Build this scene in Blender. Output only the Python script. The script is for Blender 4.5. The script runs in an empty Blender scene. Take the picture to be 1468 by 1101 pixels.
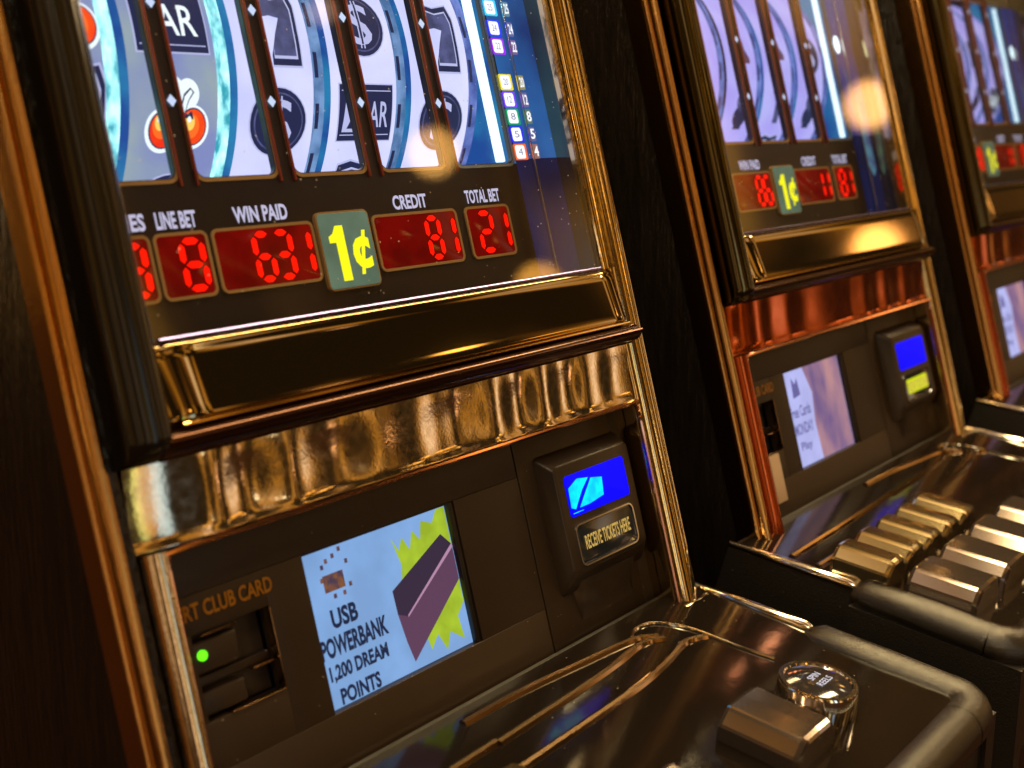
import bpy, bmesh, math, random, re
from mathutils import Vector, Matrix
random.seed(4)
S = bpy.context.scene
C = S.collection
PI = math.pi

# ------------------------------------------------------------------ frame
# Every machine is modelled in its own leaning face frame (s right along the row,
# h up the face, o out of the face) and mapped to the world by G().
TILT = math.radians(15.0)
CT, ST = math.cos(TILT), math.sin(TILT)
H0 = 0.95
def GV(v):                       # direction
    s, h, o = v
    return Vector((s, -o*CT + h*ST, h*CT + o*ST))
def G(s, h, o):                  # point, relative to a machine's base centre
    return GV((s-0.14, h, o)) + Vector((0, 0, H0))

# ------------------------------------------------------------------ camera
cam = bpy.data.cameras.new('camera')
camo = bpy.data.objects.new('camera', cam)
C.objects.link(camo)
S.camera = camo
MR = [[0.64453924, -0.14867195, 0.74997721],
      [-0.21017851, -0.97757445, -0.01315988],
      [0.73511507, -0.14914703, -0.66133274]]
right = GV([MR[i][0] for i in range(3)])
up = -GV([MR[i][1] for i in range(3)])
fwd = GV([MR[i][2] for i in range(3)])
pos = G(-0.44559471, 0.1071837, 0.59800844) + Vector((0.14, 0, 0))
m = Matrix.Identity(4)
for i in range(3):
    m[i][0], m[i][1], m[i][2], m[i][3] = right[i], up[i], -fwd[i], pos[i]
camo.matrix_world = m
cam.sensor_width = 36.0
cam.lens = 41.69
cam.shift_y = -50.5/1468
cam.clip_start = 0.02
cam.clip_end = 100
cam.dof.use_dof = True
cam.dof.focus_distance = 0.92
cam.dof.aperture_fstop = 5.0
cam.dof.aperture_blades = 7

# ------------------------------------------------------------------ exposure
S.view_settings.view_transform = 'Standard'
S.view_settings.look = 'None'
S.view_settings.exposure = 0.2
S.view_settings.gamma = 1.0
S.view_settings.use_curve_mapping = False
S.cycles.max_bounces = 8
S.cycles.glossy_bounces = 5
S.cycles.transparent_max_bounces = 12
S.cycles.sample_clamp_indirect = 6.0

# ------------------------------------------------------------------ world: the dim hall with its many warm lamps
W = bpy.data.worlds.new('World')
S.world = W
W.use_nodes = True
def world():
    nt = W.node_tree
    N, L = nt.nodes, nt.links
    bg = N['Background']
    tc = N.new('ShaderNodeTexCoord')
    # warm bulbs
    vo = N.new('ShaderNodeTexVoronoi'); vo.inputs['Scale'].default_value = 7.0
    L.new(tc.outputs['Generated'], vo.inputs['Vector'])
    r1 = N.new('ShaderNodeValToRGB')
    r1.color_ramp.elements[0].position = 0.11; r1.color_ramp.elements[0].color = (1, 1, 1, 1)
    r1.color_ramp.elements[1].position = 0.17; r1.color_ramp.elements[1].color = (0, 0, 0, 1)
    L.new(vo.outputs['Distance'], r1.inputs['Fac'])
    sx = N.new('ShaderNodeSeparateColor'); L.new(vo.outputs['Color'], sx.inputs[0])
    r2 = N.new('ShaderNodeValToRGB')
    e = r2.color_ramp.elements
    e[0].position = 0; e[0].color = (1.0, .5, .12, 1)
    e[1].position = 1; e[1].color = (1.0, .85, .6, 1)
    a = e.new(.45); a.color = (1.0, .42, .05, 1)
    a = e.new(.6); a.color = (.55, .7, 1.0, 1)
    a = e.new(.68); a.color = (1.0, .8, .45, 1)
    L.new(sx.outputs[0], r2.inputs['Fac'])
    gate = N.new('ShaderNodeMath'); gate.operation = 'GREATER_THAN'; gate.inputs[1].default_value = .45
    L.new(sx.outputs[1], gate.inputs[0])
    mu = N.new('ShaderNodeMath'); mu.operation = 'MULTIPLY'
    L.new(r1.outputs[0], mu.inputs[0]); L.new(gate.outputs[0], mu.inputs[1])
    m1 = N.new('ShaderNodeMix'); m1.data_type = 'RGBA'; m1.inputs['A'].default_value = (0, 0, 0, 1)
    L.new(mu.outputs[0], m1.inputs['Factor']); L.new(r2.outputs[0], m1.inputs['B'])
    # tall noise bands, made up to streak the chrome's reflections
    mp = N.new('ShaderNodeMapping'); mp.inputs['Scale'].default_value = (1.0, 1.0, .07)
    L.new(tc.outputs['Generated'], mp.inputs['Vector'])
    no = N.new('ShaderNodeTexNoise'); no.inputs['Scale'].default_value = 6.5; no.inputs['Detail'].default_value = 1.5
    no.inputs['Roughness'].default_value = .6
    L.new(mp.outputs[0], no.inputs['Vector'])
    r3 = N.new('ShaderNodeValToRGB')
    e = r3.color_ramp.elements
    e[0].position = .46; e[0].color = (.030, .018, .007, 1)
    e[1].position = .70; e[1].color = (1.8, 1.3, .9, 1)
    a = e.new(.53); a.color = (.20, .085, .018, 1)
    a = e.new(.58); a.color = (1.0, .45, .05, 1)
    a = e.new(.63); a.color = (.9, .6, .35, 1)
    L.new(no.outputs[0], r3.inputs['Fac'])
    # add
    sc1 = N.new('ShaderNodeVectorMath'); sc1.operation = 'SCALE'; sc1.inputs['Scale'].default_value = 8.0
    L.new(m1.outputs['Result'], sc1.inputs[0])
    ad = N.new('ShaderNodeVectorMath'); ad.operation = 'ADD'
    L.new(sc1.outputs[0], ad.inputs[0]); L.new(r3.outputs[0], ad.inputs[1])
    L.new(ad.outputs[0], bg.inputs['Color'])
    bg.inputs['Strength'].default_value = 0.9
world()

# ------------------------------------------------------------------ lamps of the hall, and unseen lights added for reflections
def area(name, loc, target, sx, sy, power, col):
    l = bpy.data.lights.new(name, 'AREA')
    l.shape = 'RECTANGLE'; l.size = sx; l.size_y = sy; l.energy = power; l.color = col
    o = bpy.data.objects.new(name, l); C.objects.link(o)
    o.location = loc
    o.rotation_euler = (Vector(target)-Vector(loc)).to_track_quat('-Z', 'Y').to_euler()
    return o
area('hall_lamp_overhead', (.95, -.02, 2.5), (.95, -.12, .9), 2.3, .13, 34, (1, .74, .36))
area('hall_lamp_left', (-1.0, -.75, 2.3), (0, -.1, 1.0), .22, .22, 6, (1, .80, .5))
area('hall_lamp_far', (2.6, -.6, 2.4), (1.5, -.2, .9), .5, .2, 10, (1, .70, .36))
area('hall_sign_pale', (-.02, -1.15, 1.05), (-.08, 0, .97), .12, .6, .30, (.55, .80, 1.0))  # unseen light added for the pale glint at the cove's left end
area('hall_sign_lime', (-.22, -1.10, 1.05), (-.08, 0, .97), .05, .5, .10, (.80, 1.0, .35))  # second unseen light, added for a yellow-green glint beside it

# ------------------------------------------------------------------ materials
MT = {}
def base(name):
    mt = bpy.data.materials.new(name); mt.use_nodes = True
    nt = mt.node_tree
    return mt, nt, nt.nodes, nt.links, nt.nodes['Principled BSDF']
def pbr(name, col, rough=.5, metal=0., spec=.5, noise=0., nscale=30, bump=0., bscale=200, stretch=(1, 1, 1), coat=0., rn=0., specks=0.):
    if name in MT: return MT[name]
    mt, nt, N, L, p = base(name)
    p.inputs['Base Color'].default_value = (*col, 1)
    p.inputs['Roughness'].default_value = rough
    p.inputs['Metallic'].default_value = metal
    p.inputs['Specular IOR Level'].default_value = spec
    if coat: p.inputs['Coat Weight'].default_value = coat; p.inputs['Coat Roughness'].default_value = .05
    tc = N.new('ShaderNodeTexCoord')
    mp = N.new('ShaderNodeMapping'); mp.inputs['Scale'].default_value = stretch
    L.new(tc.outputs['Object'], mp.inputs['Vector'])
    cur = None
    if noise:
        n = N.new('ShaderNodeTexNoise'); n.inputs['Scale'].default_value = nscale; n.inputs['Detail'].default_value = 5
        L.new(mp.outputs[0], n.inputs['Vector'])
        mx = N.new('ShaderNodeMix'); mx.data_type = 'RGBA'
        mx.inputs['A'].default_value = (*[c*(1-noise) for c in col], 1)
        mx.inputs['B'].default_value = (*[min(1, c*(1+noise)) for c in col], 1)
        L.new(n.outputs[0], mx.inputs['Factor']); cur = mx.outputs['Result']
    if specks:
        v = N.new('ShaderNodeTexVoronoi'); v.inputs['Scale'].default_value = 260
        L.new(tc.outputs['Object'], v.inputs['Vector'])
        rr = N.new('ShaderNodeMath'); rr.operation = 'LESS_THAN'; rr.inputs[1].default_value = .10
        L.new(v.outputs['Distance'], rr.inputs[0])
        sp = N.new('ShaderNodeSeparateColor'); L.new(v.outputs['Color'], sp.inputs[0])
        g = N.new('ShaderNodeMath'); g.operation = 'GREATER_THAN'; g.inputs[1].default_value = 1-specks
        L.new(sp.outputs[0], g.inputs[0])
        mm = N.new('ShaderNodeMath'); mm.operation = 'MULTIPLY'
        L.new(rr.outputs[0], mm.inputs[0]); L.new(g.outputs[0], mm.inputs[1])
        m2 = N.new('ShaderNodeMix'); m2.data_type = 'RGBA'
        if cur: L.new(cur, m2.inputs['A'])
        else: m2.inputs['A'].default_value = (*col, 1)
        m2.inputs['B'].default_value = (.55, .48, .38, 1)
        L.new(mm.outputs[0], m2.inputs['Factor']); cur = m2.outputs['Result']
        rm = N.new('ShaderNodeMath'); rm.operation = 'MULTIPLY_ADD'
        rm.inputs[1].default_value = .6; rm.inputs[2].default_value = rough
        L.new(mm.outputs[0], rm.inputs[0]); L.new(rm.outputs[0], p.inputs['Roughness'])
    if cur: L.new(cur, p.inputs['Base Color'])
    if rn and not specks:
        n = N.new('ShaderNodeTexNoise'); n.inputs['Scale'].default_value = nscale*.6; n.inputs['Detail'].default_value = 6
        L.new(mp.outputs[0], n.inputs['Vector'])
        rm = N.new('ShaderNodeMapRange')
        rm.inputs['From Min'].default_value = .35; rm.inputs['From Max'].default_value = .7
        rm.inputs['To Min'].default_value = rough; rm.inputs['To Max'].default_value = rough+rn
        L.new(n.outputs[0], rm.inputs['Value']); L.new(rm.outputs[0], p.inputs['Roughness'])
    if bump:
        n = N.new('ShaderNodeTexNoise'); n.inputs['Scale'].default_value = bscale; n.inputs['Detail'].default_value = 3
        L.new(mp.outputs[0], n.inputs['Vector'])
        b = N.new('ShaderNodeBump'); b.inputs['Strength'].default_value = bump; b.inputs['Distance'].default_value = .002
        L.new(n.outputs[0], b.inputs['Height']); L.new(b.outputs[0], p.inputs['Normal'])
    MT[name] = mt
    return mt
def emi(name, col, st=1., noise=0., nscale=40, col2=None, stretch=(1, 1, 1), gloss=True):
    if name in MT: return MT[name]
    mt, nt, N, L, p = base(name)
    p.inputs['Base Color'].default_value = (*[c*.06 for c in col], 1)
    p.inputs['Roughness'].default_value = .5; p.inputs['Specular IOR Level'].default_value = .15
    p.inputs['Emission Color'].default_value = (*col, 1)
    p.inputs['Emission Strength'].default_value = st
    if noise or col2:
        tc = N.new('ShaderNodeTexCoord'); mp = N.new('ShaderNodeMapping'); mp.inputs['Scale'].default_value = stretch
        L.new(tc.outputs['Object'], mp.inputs['Vector'])
        n = N.new('ShaderNodeTexNoise'); n.inputs['Scale'].default_value = nscale; n.inputs['Detail'].default_value = 3
        L.new(mp.outputs[0], n.inputs['Vector'])
        r = N.new('ShaderNodeMapRange'); r.inputs['From Min'].default_value = .35; r.inputs['From Max'].default_value = .65
        L.new(n.outputs[0], r.inputs['Value'])
        mx = N.new('ShaderNodeMix'); mx.data_type = 'RGBA'
        c2 = col2 or tuple(c*(1-noise) for c in col)
        mx.inputs['A'].default_value = (*col, 1); mx.inputs['B'].default_value = (*c2, 1)
        L.new(r.outputs[0], mx.inputs['Factor']); L.new(mx.outputs['Result'], p.inputs['Emission Color'])
    MT[name] = mt
    return mt
def glass_mat():
    mt, nt, N, L, p = base('pane_glass')
    out = N['Material Output']
    tr = N.new('ShaderNodeBsdfTransparent'); tr.inputs[0].default_value = (.96, .97, .98, 1)
    gl = N.new('ShaderNodeBsdfGlossy'); gl.inputs['Roughness'].default_value = .02
    lw = N.new('ShaderNodeLayerWeight'); lw.inputs['Blend'].default_value = .5
    pw = N.new('ShaderNodeMath'); pw.operation = 'POWER'; pw.inputs[1].default_value = 5.0   # Schlick, both faces alike
    L.new(lw.outputs['Facing'], pw.inputs[0])
    fr = N.new('ShaderNodeMath'); fr.operation = 'MULTIPLY_ADD'; fr.inputs[1].default_value = .95; fr.inputs[2].default_value = .045
    L.new(pw.outputs[0], fr.inputs[0])
    mx = N.new('ShaderNodeMixShader')
    L.new(fr.outputs[0], mx.inputs[0]); L.new(tr.outputs[0], mx.inputs[1]); L.new(gl.outputs[0], mx.inputs[2])
    df = N.new('ShaderNodeBsdfDiffuse'); df.inputs[0].default_value = (.7, .65, .6, 1)
    tc = N.new('ShaderNodeTexCoord'); v = N.new('ShaderNodeTexVoronoi'); v.inputs['Scale'].default_value = 230
    L.new(tc.outputs['Object'], v.inputs['Vector'])
    a = N.new('ShaderNodeMath'); a.operation = 'LESS_THAN'; a.inputs[1].default_value = .11; L.new(v.outputs['Distance'], a.inputs[0])
    sp = N.new('ShaderNodeSeparateColor'); L.new(v.outputs['Color'], sp.inputs[0])
    g = N.new('ShaderNodeMath'); g.operation = 'GREATER_THAN'; g.inputs[1].default_value = .93; L.new(sp.outputs[0], g.inputs[0])
    mm = N.new('ShaderNodeMath'); mm.operation = 'MULTIPLY'; L.new(a.outputs[0], mm.inputs[0]); L.new(g.outputs[0], mm.inputs[1])
    m3 = N.new('ShaderNodeMixShader'); L.new(mm.outputs[0], m3.inputs[0]); L.new(mx.outputs[0], m3.inputs[1]); L.new(df.outputs[0], m3.inputs[2])
    L.new(m3.outputs[0], out.inputs[0])
    MT['pane_glass'] = mt
    return mt
glass = glass_mat()
bronze = pbr('smoked_bronze_chrome', (.60, .45, .23), .07, 1., bump=.06, bscale=90, rn=.06, nscale=40)
lipm = pbr('smoked_chrome_lip', (.34, .26, .14), .05, 1., bump=.01, bscale=18)
covem = pbr('hammered_chrome', (.66, .55, .40), .08, 1., bump=.03, bscale=500, rn=.08, nscale=300)
copper = pbr('copper_chrome', (.42, .085, .022), .10, .9, bump=.02, bscale=200, rn=.06, nscale=80)  # chrome with a red-brown reflection put into its colour
goldtrim = pbr('gold_trim', (.60, .34, .12), .16, 1., bump=.16, bscale=55)
blackgloss = pbr('black_gloss_frame', (.008, .006, .004), .20, 0., bump=.06, bscale=60, spec=.45)
olivegloss = pbr('dark_olive_chrome', (.10, .085, .045), .12, 1., bump=.05, bscale=60)
laminate = pbr('black_streaked_side', (.011, .008, .006), .24, 0., noise=.9, nscale=22, bump=1.0, bscale=45, stretch=(6, 6, .8), specks=.01)
plastic = pbr('brown_black_plastic', (.026, .014, .006), .42, 0., noise=.15, nscale=80, bump=.12, bscale=1400, specks=.03)
plastic2 = pbr('dark_reader_plastic', (.030, .019, .012), .36, 0., noise=.15, nscale=80, bump=.10, bscale=1200, specks=.03)
dark = pbr('dark_recess', (.006, .005, .004), .35)
leather = pbr('dark_leather', (.010, .008, .005), .24, 0., bump=.30, bscale=900, spec=1., coat=.0)
leatherside = pbr('dark_leather_side', (.012, .010, .008), .42, 0., bump=.4, bscale=700, specks=.02, spec=.8)
deckm = pbr('deck_smoked_gloss', (.014, .010, .008), .10, .25, bump=.06, bscale=50, specks=.05)
ridgem = pbr('deck_ridge_bronze', (.34, .22, .12), .14, 1., specks=.03)
silver = pbr('silver_chrome', (.75, .72, .68), .10, 1., bump=.03, bscale=100)
btnm = pbr('clear_button_cap', (.50, .41, .24), .13, .95)
btnm2 = pbr('lilac_button_cap', (.20, .16, .14), .11, .8)
goldborder = pbr('gold_line_print', (.42, .25, .10), .4, .2)
art = pbr('printed_black_artwork', (.016, .009, .010), .3, noise=.3, nscale=60)
rubber = pbr('olive_rubber_edge', (.10, .07, .03), .55, bump=.9, bscale=500)
carpet = pbr('casino_carpet', (.06, .02, .012), .9, noise=.6, nscale=6, bump=.5, bscale=300)
maroon = pbr('maroon_mullion', (.30, .055, .03), .25, .3)

# ------------------------------------------------------------------ mesh builder (coordinates s, h, o)
class MB:
    def __init__(s): s.bm = bmesh.new(); s.mi = 0
    def v(s, *p): return s.bm.verts.new(p)
    def f(s, vs):
        try:
            f = s.bm.faces.new(vs); f.material_index = s.mi; return f
        except ValueError: return None
    def rings(s, rs, cap0=True, cap1=True, closed=True):
        R = [[s.v(*p) for p in r] for r in rs]
        n = len(R[0])
        for a, b in zip(R, R[1:]):
            for i in range(n if closed else n-1):
                j = (i+1) % n
                s.f([a[i], a[j], b[j], b[i]])
        if cap0: s.f(R[0][::-1])
        if cap1: s.f(R[-1])
        return s
    def box(s, s0, s1, h0, h1, o0, o1, b=0.):
        if b <= 0:
            return s.rings([[(s0, h0, o0), (s1, h0, o0), (s1, h1, o0), (s0, h1, o0)], [(s0, h0, o1), (s1, h0, o1), (s1, h1, o1), (s0, h1, o1)]])
        t = bmesh.new()
        vs = [t.verts.new(p) for p in ((s0, h0, o0), (s1, h0, o0), (s1, h1, o0), (s0, h1, o0), (s0, h0, o1), (s1, h0, o1), (s1, h1, o1), (s0, h1, o1))]
        for q in ((3, 2, 1, 0), (4, 5, 6, 7), (0, 1, 5, 4), (1, 2, 6, 5), (2, 3, 7, 6), (3, 0, 4, 7)): t.faces.new([vs[i] for i in q])
        bmesh.ops.bevel(t, geom=t.edges[:], offset=b, segments=3, affect='EDGES', profile=.5)
        s.merge(t); return s
    def merge(s, t, f=None):
        mp = {}
        for v in t.verts:
            p = f(v.co) if f else v.co
            mp[v] = s.v(*p)
        for fc in t.faces: s.f([mp[v] for v in fc.verts])
        t.free()
    def ext_s(s, prof, s0, s1, n=1):   # profile [(h,o)...] closed, along s
        return s.rings([[(s0+(s1-s0)*k/n, h, o) for h, o in prof] for k in range(n+1)])
    def ext_h(s, prof, h0, h1, n=1):   # profile [(s,o)...]
        return s.rings([[(a, h0+(h1-h0)*k/n, o) for a, o in prof] for k in range(n+1)])
    def plate(s, s0, s1, h0, h1, o0, o1, r=.003, b=.001, n=6):
        rs = [rr(s0, s1, h0, h1, r, n, o0)]
        for k in range(4):
            a = k/3*PI/2
            e = b*(1-math.cos(a))
            rs.append(rr(s0+e, s1-e, h0+e, h1-e, max(r-e, 1e-4), n, o1-b+b*math.sin(a)))
        return s.rings(rs)
    def ring(s, s0, s1, h0, h1, w, o0, o1, r=.003, n=6, ro=None):
        A = rr(s0, s1, h0, h1, (r+w) if ro is None else ro, n, o1); B = rr(s0+w, s1-w, h0+w, h1-w, r, n, o1)
        A0 = [(a, b_, o0) for a, b_, c in A]; B0 = [(a, b_, o0) for a, b_, c in B]
        return s.rings([A0, A, B, B0, A0], False, False)
    def tube(s, pts, r, n=10, caps=True, flat=1.):
        P = [Vector(p) for p in pts]
        rs = []
        for i, p in enumerate(P):
            d = (P[min(i+1, len(P)-1)]-P[max(i-1, 0)]).normalized()
            a = d.cross(Vector((.13, 1, .2))).normalized(); b = d.cross(a).normalized()
            rad = r[i] if isinstance(r, (list, tuple)) else r
            rs.append([tuple(p+a*math.cos(t)*rad+b*math.sin(t)*rad*flat) for t in [2*PI*k/n for k in range(n)]])
        return s.rings(rs, caps, caps)
    def disc(s, cs, ch, o, r, n=32, ry=None):
        ry = ry or r
        s.f([s.v(cs+r*math.cos(2*PI*k/n), ch+ry*math.sin(2*PI*k/n), o) for k in range(n)]); return s
    def poly(s, pts, o):
        s.f([s.v(a, b, o) for a, b in pts]); return s
def rr(s0, s1, h0, h1, r, n, o):
    r = min(r, (s1-s0)/2-1e-5, (h1-h0)/2-1e-5)
    out = []
    for cx, cy, a0 in ((s1-r, h1-r, 0), (s0+r, h1-r, PI/2), (s0+r, h0+r, PI), (s1-r, h0+r, 1.5*PI)):
        for k in range(n+1):
            a = a0+PI/2*k/n
            out.append((cx+r*math.cos(a), cy+r*math.sin(a), o))
    return out
def smooth(pts, n=6):                # Catmull-Rom
    P = [Vector(p) for p in pts]; P = [P[0]*2-P[1]]+P+[P[-1]*2-P[-2]]
    o = []
    for i in range(1, len(P)-2):
        a, b, c, d = P[i-1:i+3]
        for k in range(n):
            t = k/n
            o.append(tuple(.5*((2*b)+(c-a)*t+(2*a-5*b+4*c-d)*t*t+(3*b-a-3*c+d)*t**3)))
    o.append(tuple(P[-2])); return o

CACHE = {}
# the artwork, the reels and the player panel are drawn in their own coordinates and sit this far back in the face
LAY = {None: (1, 0, 0, 1, 0), 'art': (1.0246, .01096, -.00264, 1, -.0150), 'reel': (1.0144, .0064, -.00154, 1.0144, -.0086), 'panel': (1.0368, .0164, -.00395, 1, -.0220)}
def lay_of(key):
    if re.match(r'(dash_|rim_|reel_\d|sym_)', key): return 'reel'
    if re.match(r'(mask|wb\d|mul\d|dia\d|bay|ltube|sart|tl|tr\d|trt|mount|dlamp|seamw|mw|dg\d|lb\d|denom|dtx)', key): return 'art'
    if re.match(r'(ppanel|tpanel|epanel|psill|scr|scg|spl|pbk|st\d|sv\d|lgo|lgv|pph|cr|ict|pcard|tick|tk|tsp)', key): return 'panel'
    return None
def finish(mb, mats, key, angle=35, flat=False, recalc=True):
    if recalc: bmesh.ops.recalc_face_normals(mb.bm, faces=mb.bm.faces[:])
    ks, ds, dhh, ko, do = LAY[lay_of(key)]
    for v in mb.bm.verts: v.co = G(v.co[0]*ks+ds, v.co[1]*ks+dhh, v.co[2]*ko+do)
    # G is a rotation with determinant -1 in this axis order: turn the faces back
    bmesh.ops.reverse_faces(mb.bm, faces=mb.bm.faces[:])
    if recalc: bmesh.ops.recalc_face_normals(mb.bm, faces=mb.bm.faces[:])
    me = bpy.data.meshes.new(key)
    mb.bm.to_mesh(me); mb.bm.free()
    for mt in (mats if isinstance(mats, (list, tuple)) else [mats]): me.materials.append(mt)
    if not flat:
        for p in me.polygons: p.use_smooth = True
        me.set_sharp_from_angle(angle=math.radians(angle))
    return me
def link(name, me, parent=None, label=None):
    o = bpy.data.objects.new(name, me); C.objects.link(o)
    if parent: o.parent = parent
    if label: o['label'] = label
    return o
def part(name, key, mats, parent, fn, label=None, **kw):
    """build once per key, share the mesh between machines"""
    if key not in CACHE:
        mb = MB(); fn(mb); CACHE[key] = finish(mb, mats, key, **kw)
    return link(name, CACHE[key], parent, label)

def text_bm(txt, height, width=None, spacing=1., bold=0.):
    """flat triangulated lettering centred on 0,0 in the xy plane"""
    cu = bpy.data.curves.new('t', 'FONT'); cu.body = txt; cu.size = 1; cu.align_x = 'CENTER'
    cu.space_character = spacing; cu.offset = bold; cu.resolution_u = 3
    ob = bpy.data.objects.new('t', cu); C.objects.link(ob)
    dg = bpy.context.evaluated_depsgraph_get()
    me = bpy.data.meshes.new_from_object(ob.evaluated_get(dg))
    t = bmesh.new(); t.from_mesh(me)
    bpy.data.objects.remove(ob); bpy.data.curves.remove(cu); bpy.data.meshes.remove(me)
    xs = [v.co.x for v in t.verts]; ys = [v.co.y for v in t.verts]
    x0, x1, y0, y1 = min(xs), max(xs), min(ys), max(ys)
    ky = height/(y1-y0); kx = ky if width is None else width/(x1-x0)
    for v in t.verts:
        v.co.x = (v.co.x-(x0+x1)/2)*kx; v.co.y = (v.co.y-(y0+y1)/2)*ky; v.co.z = 0
    return t
def lettering(mb, txt, cs, ch, o, height, width=None, spacing=1., bold=0., shear=0.):
    t = text_bm(txt, height, width, spacing, bold)
    mb.merge(t, lambda c: (cs+c.x+shear*c.y, ch+c.y, o))

# ------------------------------------------------------------------ reels
RR_, RH, RO = .140, .345, -.168
def bend(x, y, lift, sc):            # flat symbol coordinate -> point on the drum
    a = y/RR_
    return (sc+x, RH+(RR_+lift)*math.sin(a), RO+(RR_+lift)*math.cos(a))
def bend_merge(mb, t, sc, yc, lift):
    ys = [v.co.y for v in t.verts]
    y = min(ys)+.004
    while y < max(ys):
        bmesh.ops.bisect_plane(t, geom=t.verts[:]+t.edges[:]+t.faces[:], plane_co=(0, y, 0), plane_no=(0, 1, 0))
        y += .004
    mb.merge(t, lambda c: bend(c.x, c.y+yc, lift, sc))
def tpoly(pts):
    t = bmesh.new(); f = t.faces.new([t.verts.new((a, b, 0)) for a, b in pts])
    bmesh.ops.triangulate(t, faces=[f]); return t
def circ(cx, cy, rx, ry=None, n=28):
    ry = ry or rx
    return [(cx+rx*math.cos(2*PI*k/n), cy+ry*math.sin(2*PI*k/n)) for k in range(n)]
ink = emi('reel_ink_navy', (.020, .024, .075), 1.)
ink2 = emi('reel_ink_violet', (.10, .11, .26), 1., noise=.5, nscale=90)
pale = emi('reel_print_pale', (.50, .52, .82), 1.)
white = emi('reel_print_white', (.85, .95, 1.0), 1.1)
red = emi('cherry_red', (.95, .03, .01), 1.0, col2=(1.0, .10, .01), nscale=50)
orange = emi('cherry_highlight', (1.0, .62, .12), 1.1)
leaf = emi('cherry_leaf_blue', (.05, .10, .55), 1.)
bellc = emi('bell_brown', (.14, .06, .12), 1., noise=.4, nscale=60)
SYM = [ink, ink2, pale, white, red, orange, leaf, bellc, emi('cherry_amber_red', (1.0, .16, .02), 1.05)]
seven_pts = [(-.019, .024), (-.008, .027), (.004, .024), (.019, .027), (.022, .016), (.021, -.001), (.021, -.025), (-.003, -.025), (-.003, -.018), (.002, -.004), (.008, .008), (-.002, .010), (-.012, .008), (-.020, .011)]
def scale_pts(p, k, dx=0, dy=0):
    return [(a*k+dx, b*k+dy) for a, b in p]
def symbol(mb, kind, sc, yc):
    def L(i, pts, lift): mb.mi = i; bend_merge(mb, tpoly(pts), sc, yc, lift*.25e-3)
    def T(i, txt, h, w, cx, cy, lift, **kw):
        mb.mi = i; t = text_bm(txt, h, w, **kw)
        for v in t.verts: v.co.x += cx; v.co.y += cy
        bend_merge(mb, t, sc, yc, lift*.25e-3)
    def R(i, x0, x1, y0, y1, lift): L(i, [(x0, y0), (x1, y0), (x1, y1), (x0, y1)], lift)
    if kind in ('bar', 'double'):
        R(2, -.0275, .0275, -.0215, .0215, 1); R(0, -.0265, .0265, -.0205, .0205, 2)
        R(2, -.0245, .0245, -.0165, -.0158, 3); R(2, -.0245, .0245, .0158, .0165, 3)
        if kind == 'bar': T(3, 'BAR', .020, .040, 0, 0, 3, bold=.01)
        else:
            L(2, [(-.023, -.014), (-.006, -.014), (-.008, -.0115), (-.0185, -.0115), (-.010, .004), (-.010, .012), (-.014, .0135), (-.0195, .010), (-.0205, .007), (-.0175, .0065), (-.0145, .0098), (-.0128, .008), (-.013, .003)], 3)
            T(2, 'BAR', .019, .027, .009, -.001, 3, bold=.01)
    elif kind == 'dollar':
        L(2, circ(0, 0, .0255, .0245), 1); L(0, circ(0, 0, .0243, .0235), 2); L(1, circ(0, 0, .0215, .0205), 3); L(0, circ(0, 0, .0203, .0193), 4)
        T(2, 'S', .031, .023, 0, 0, 5, bold=.012); R(2, -.0022, -.0010, -.018, .018, 6); R(2, .0010, .0022, -.018, .018, 6)
        R(0, -.0009, .0009, -.015, .015, 7)
    elif kind == 'seven':
        L(2, scale_pts(seven_pts, 1.10), 1); L(0, scale_pts(seven_pts, 1.04), 2); L(2, scale_pts(seven_pts, .86, .0008, .0), 3); L(1, scale_pts(seven_pts, .80, .0008, .0), 4)
        R(2, -.002, .018, -.0205, -.0195, 5)
    elif kind == 'cherry':
        for p, r in (((-.011, -.0115), .0135), ((.0115, -.0095), .0135), ((.001, -.010), .0125), ((.003, .004), .0105), ((-.004, .013), .010), ((.008, .012), .009)): L(3, circ(*p, r*.95, r*1.08), 1+r)
        L(0, circ(-.011, -.011, .0105, .0122), 3); L(4, circ(-.011, -.011, .0095, .0112), 4)
        L(0, circ(.0115, -.009, .0105, .0124), 3); L(4, circ(.0115, -.009, .0095, .0114), 4)
        L(4, circ(.0005, -.010, .008, .0095), 3.5)
        for cx in (-.0110, .0115):
            L(8, circ(cx-.0015, -.0085, .0062, .0080), 4.6); L(5, circ(cx-.0025, -.0060, .0036, .0052), 5); L(3, circ(cx-.0032, -.0040, .0014, .0020), 6)
        L(6, circ(-.0045, .0085, .0048, .0085), 5)
        L(0, [(-.001, -.004), (.004, .012), (.009, .016), (.012, .013), (.008, .008), (.0045, -.001), (.010, .001), (.0115, -.004), (.004, -.003), (.001, -.006)], 6)
        L(3, [(.000, -.004), (.0045, .0105), (.009, .0148), (.0105, .013), (.007, .008), (.0035, -.002)], 7)
    elif kind == 'bell':
        L(7, [(-.003, .020), (.003, .020), (.008, .012), (.010, .0), (.018, -.010), (.017, -.015), (-.017, -.015), (-.018, -.010), (-.010, .0), (-.008, .012)], 2)
        L(0, circ(0, -.016, .006, .004), 3)
    elif kind == 'stack':
        L(0, circ(0, -.008, .014, .012), 2); L(1, circ(0, .008, .010, .010), 2); R(0, -.008, .008, -.022, -.010, 2)
    elif kind == 'one':
        R(1, -.004, .008, -.022, .024, 2); L(1, [(-.013, .012), (-.004, .024), (-.004, .012)], 2)

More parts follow.
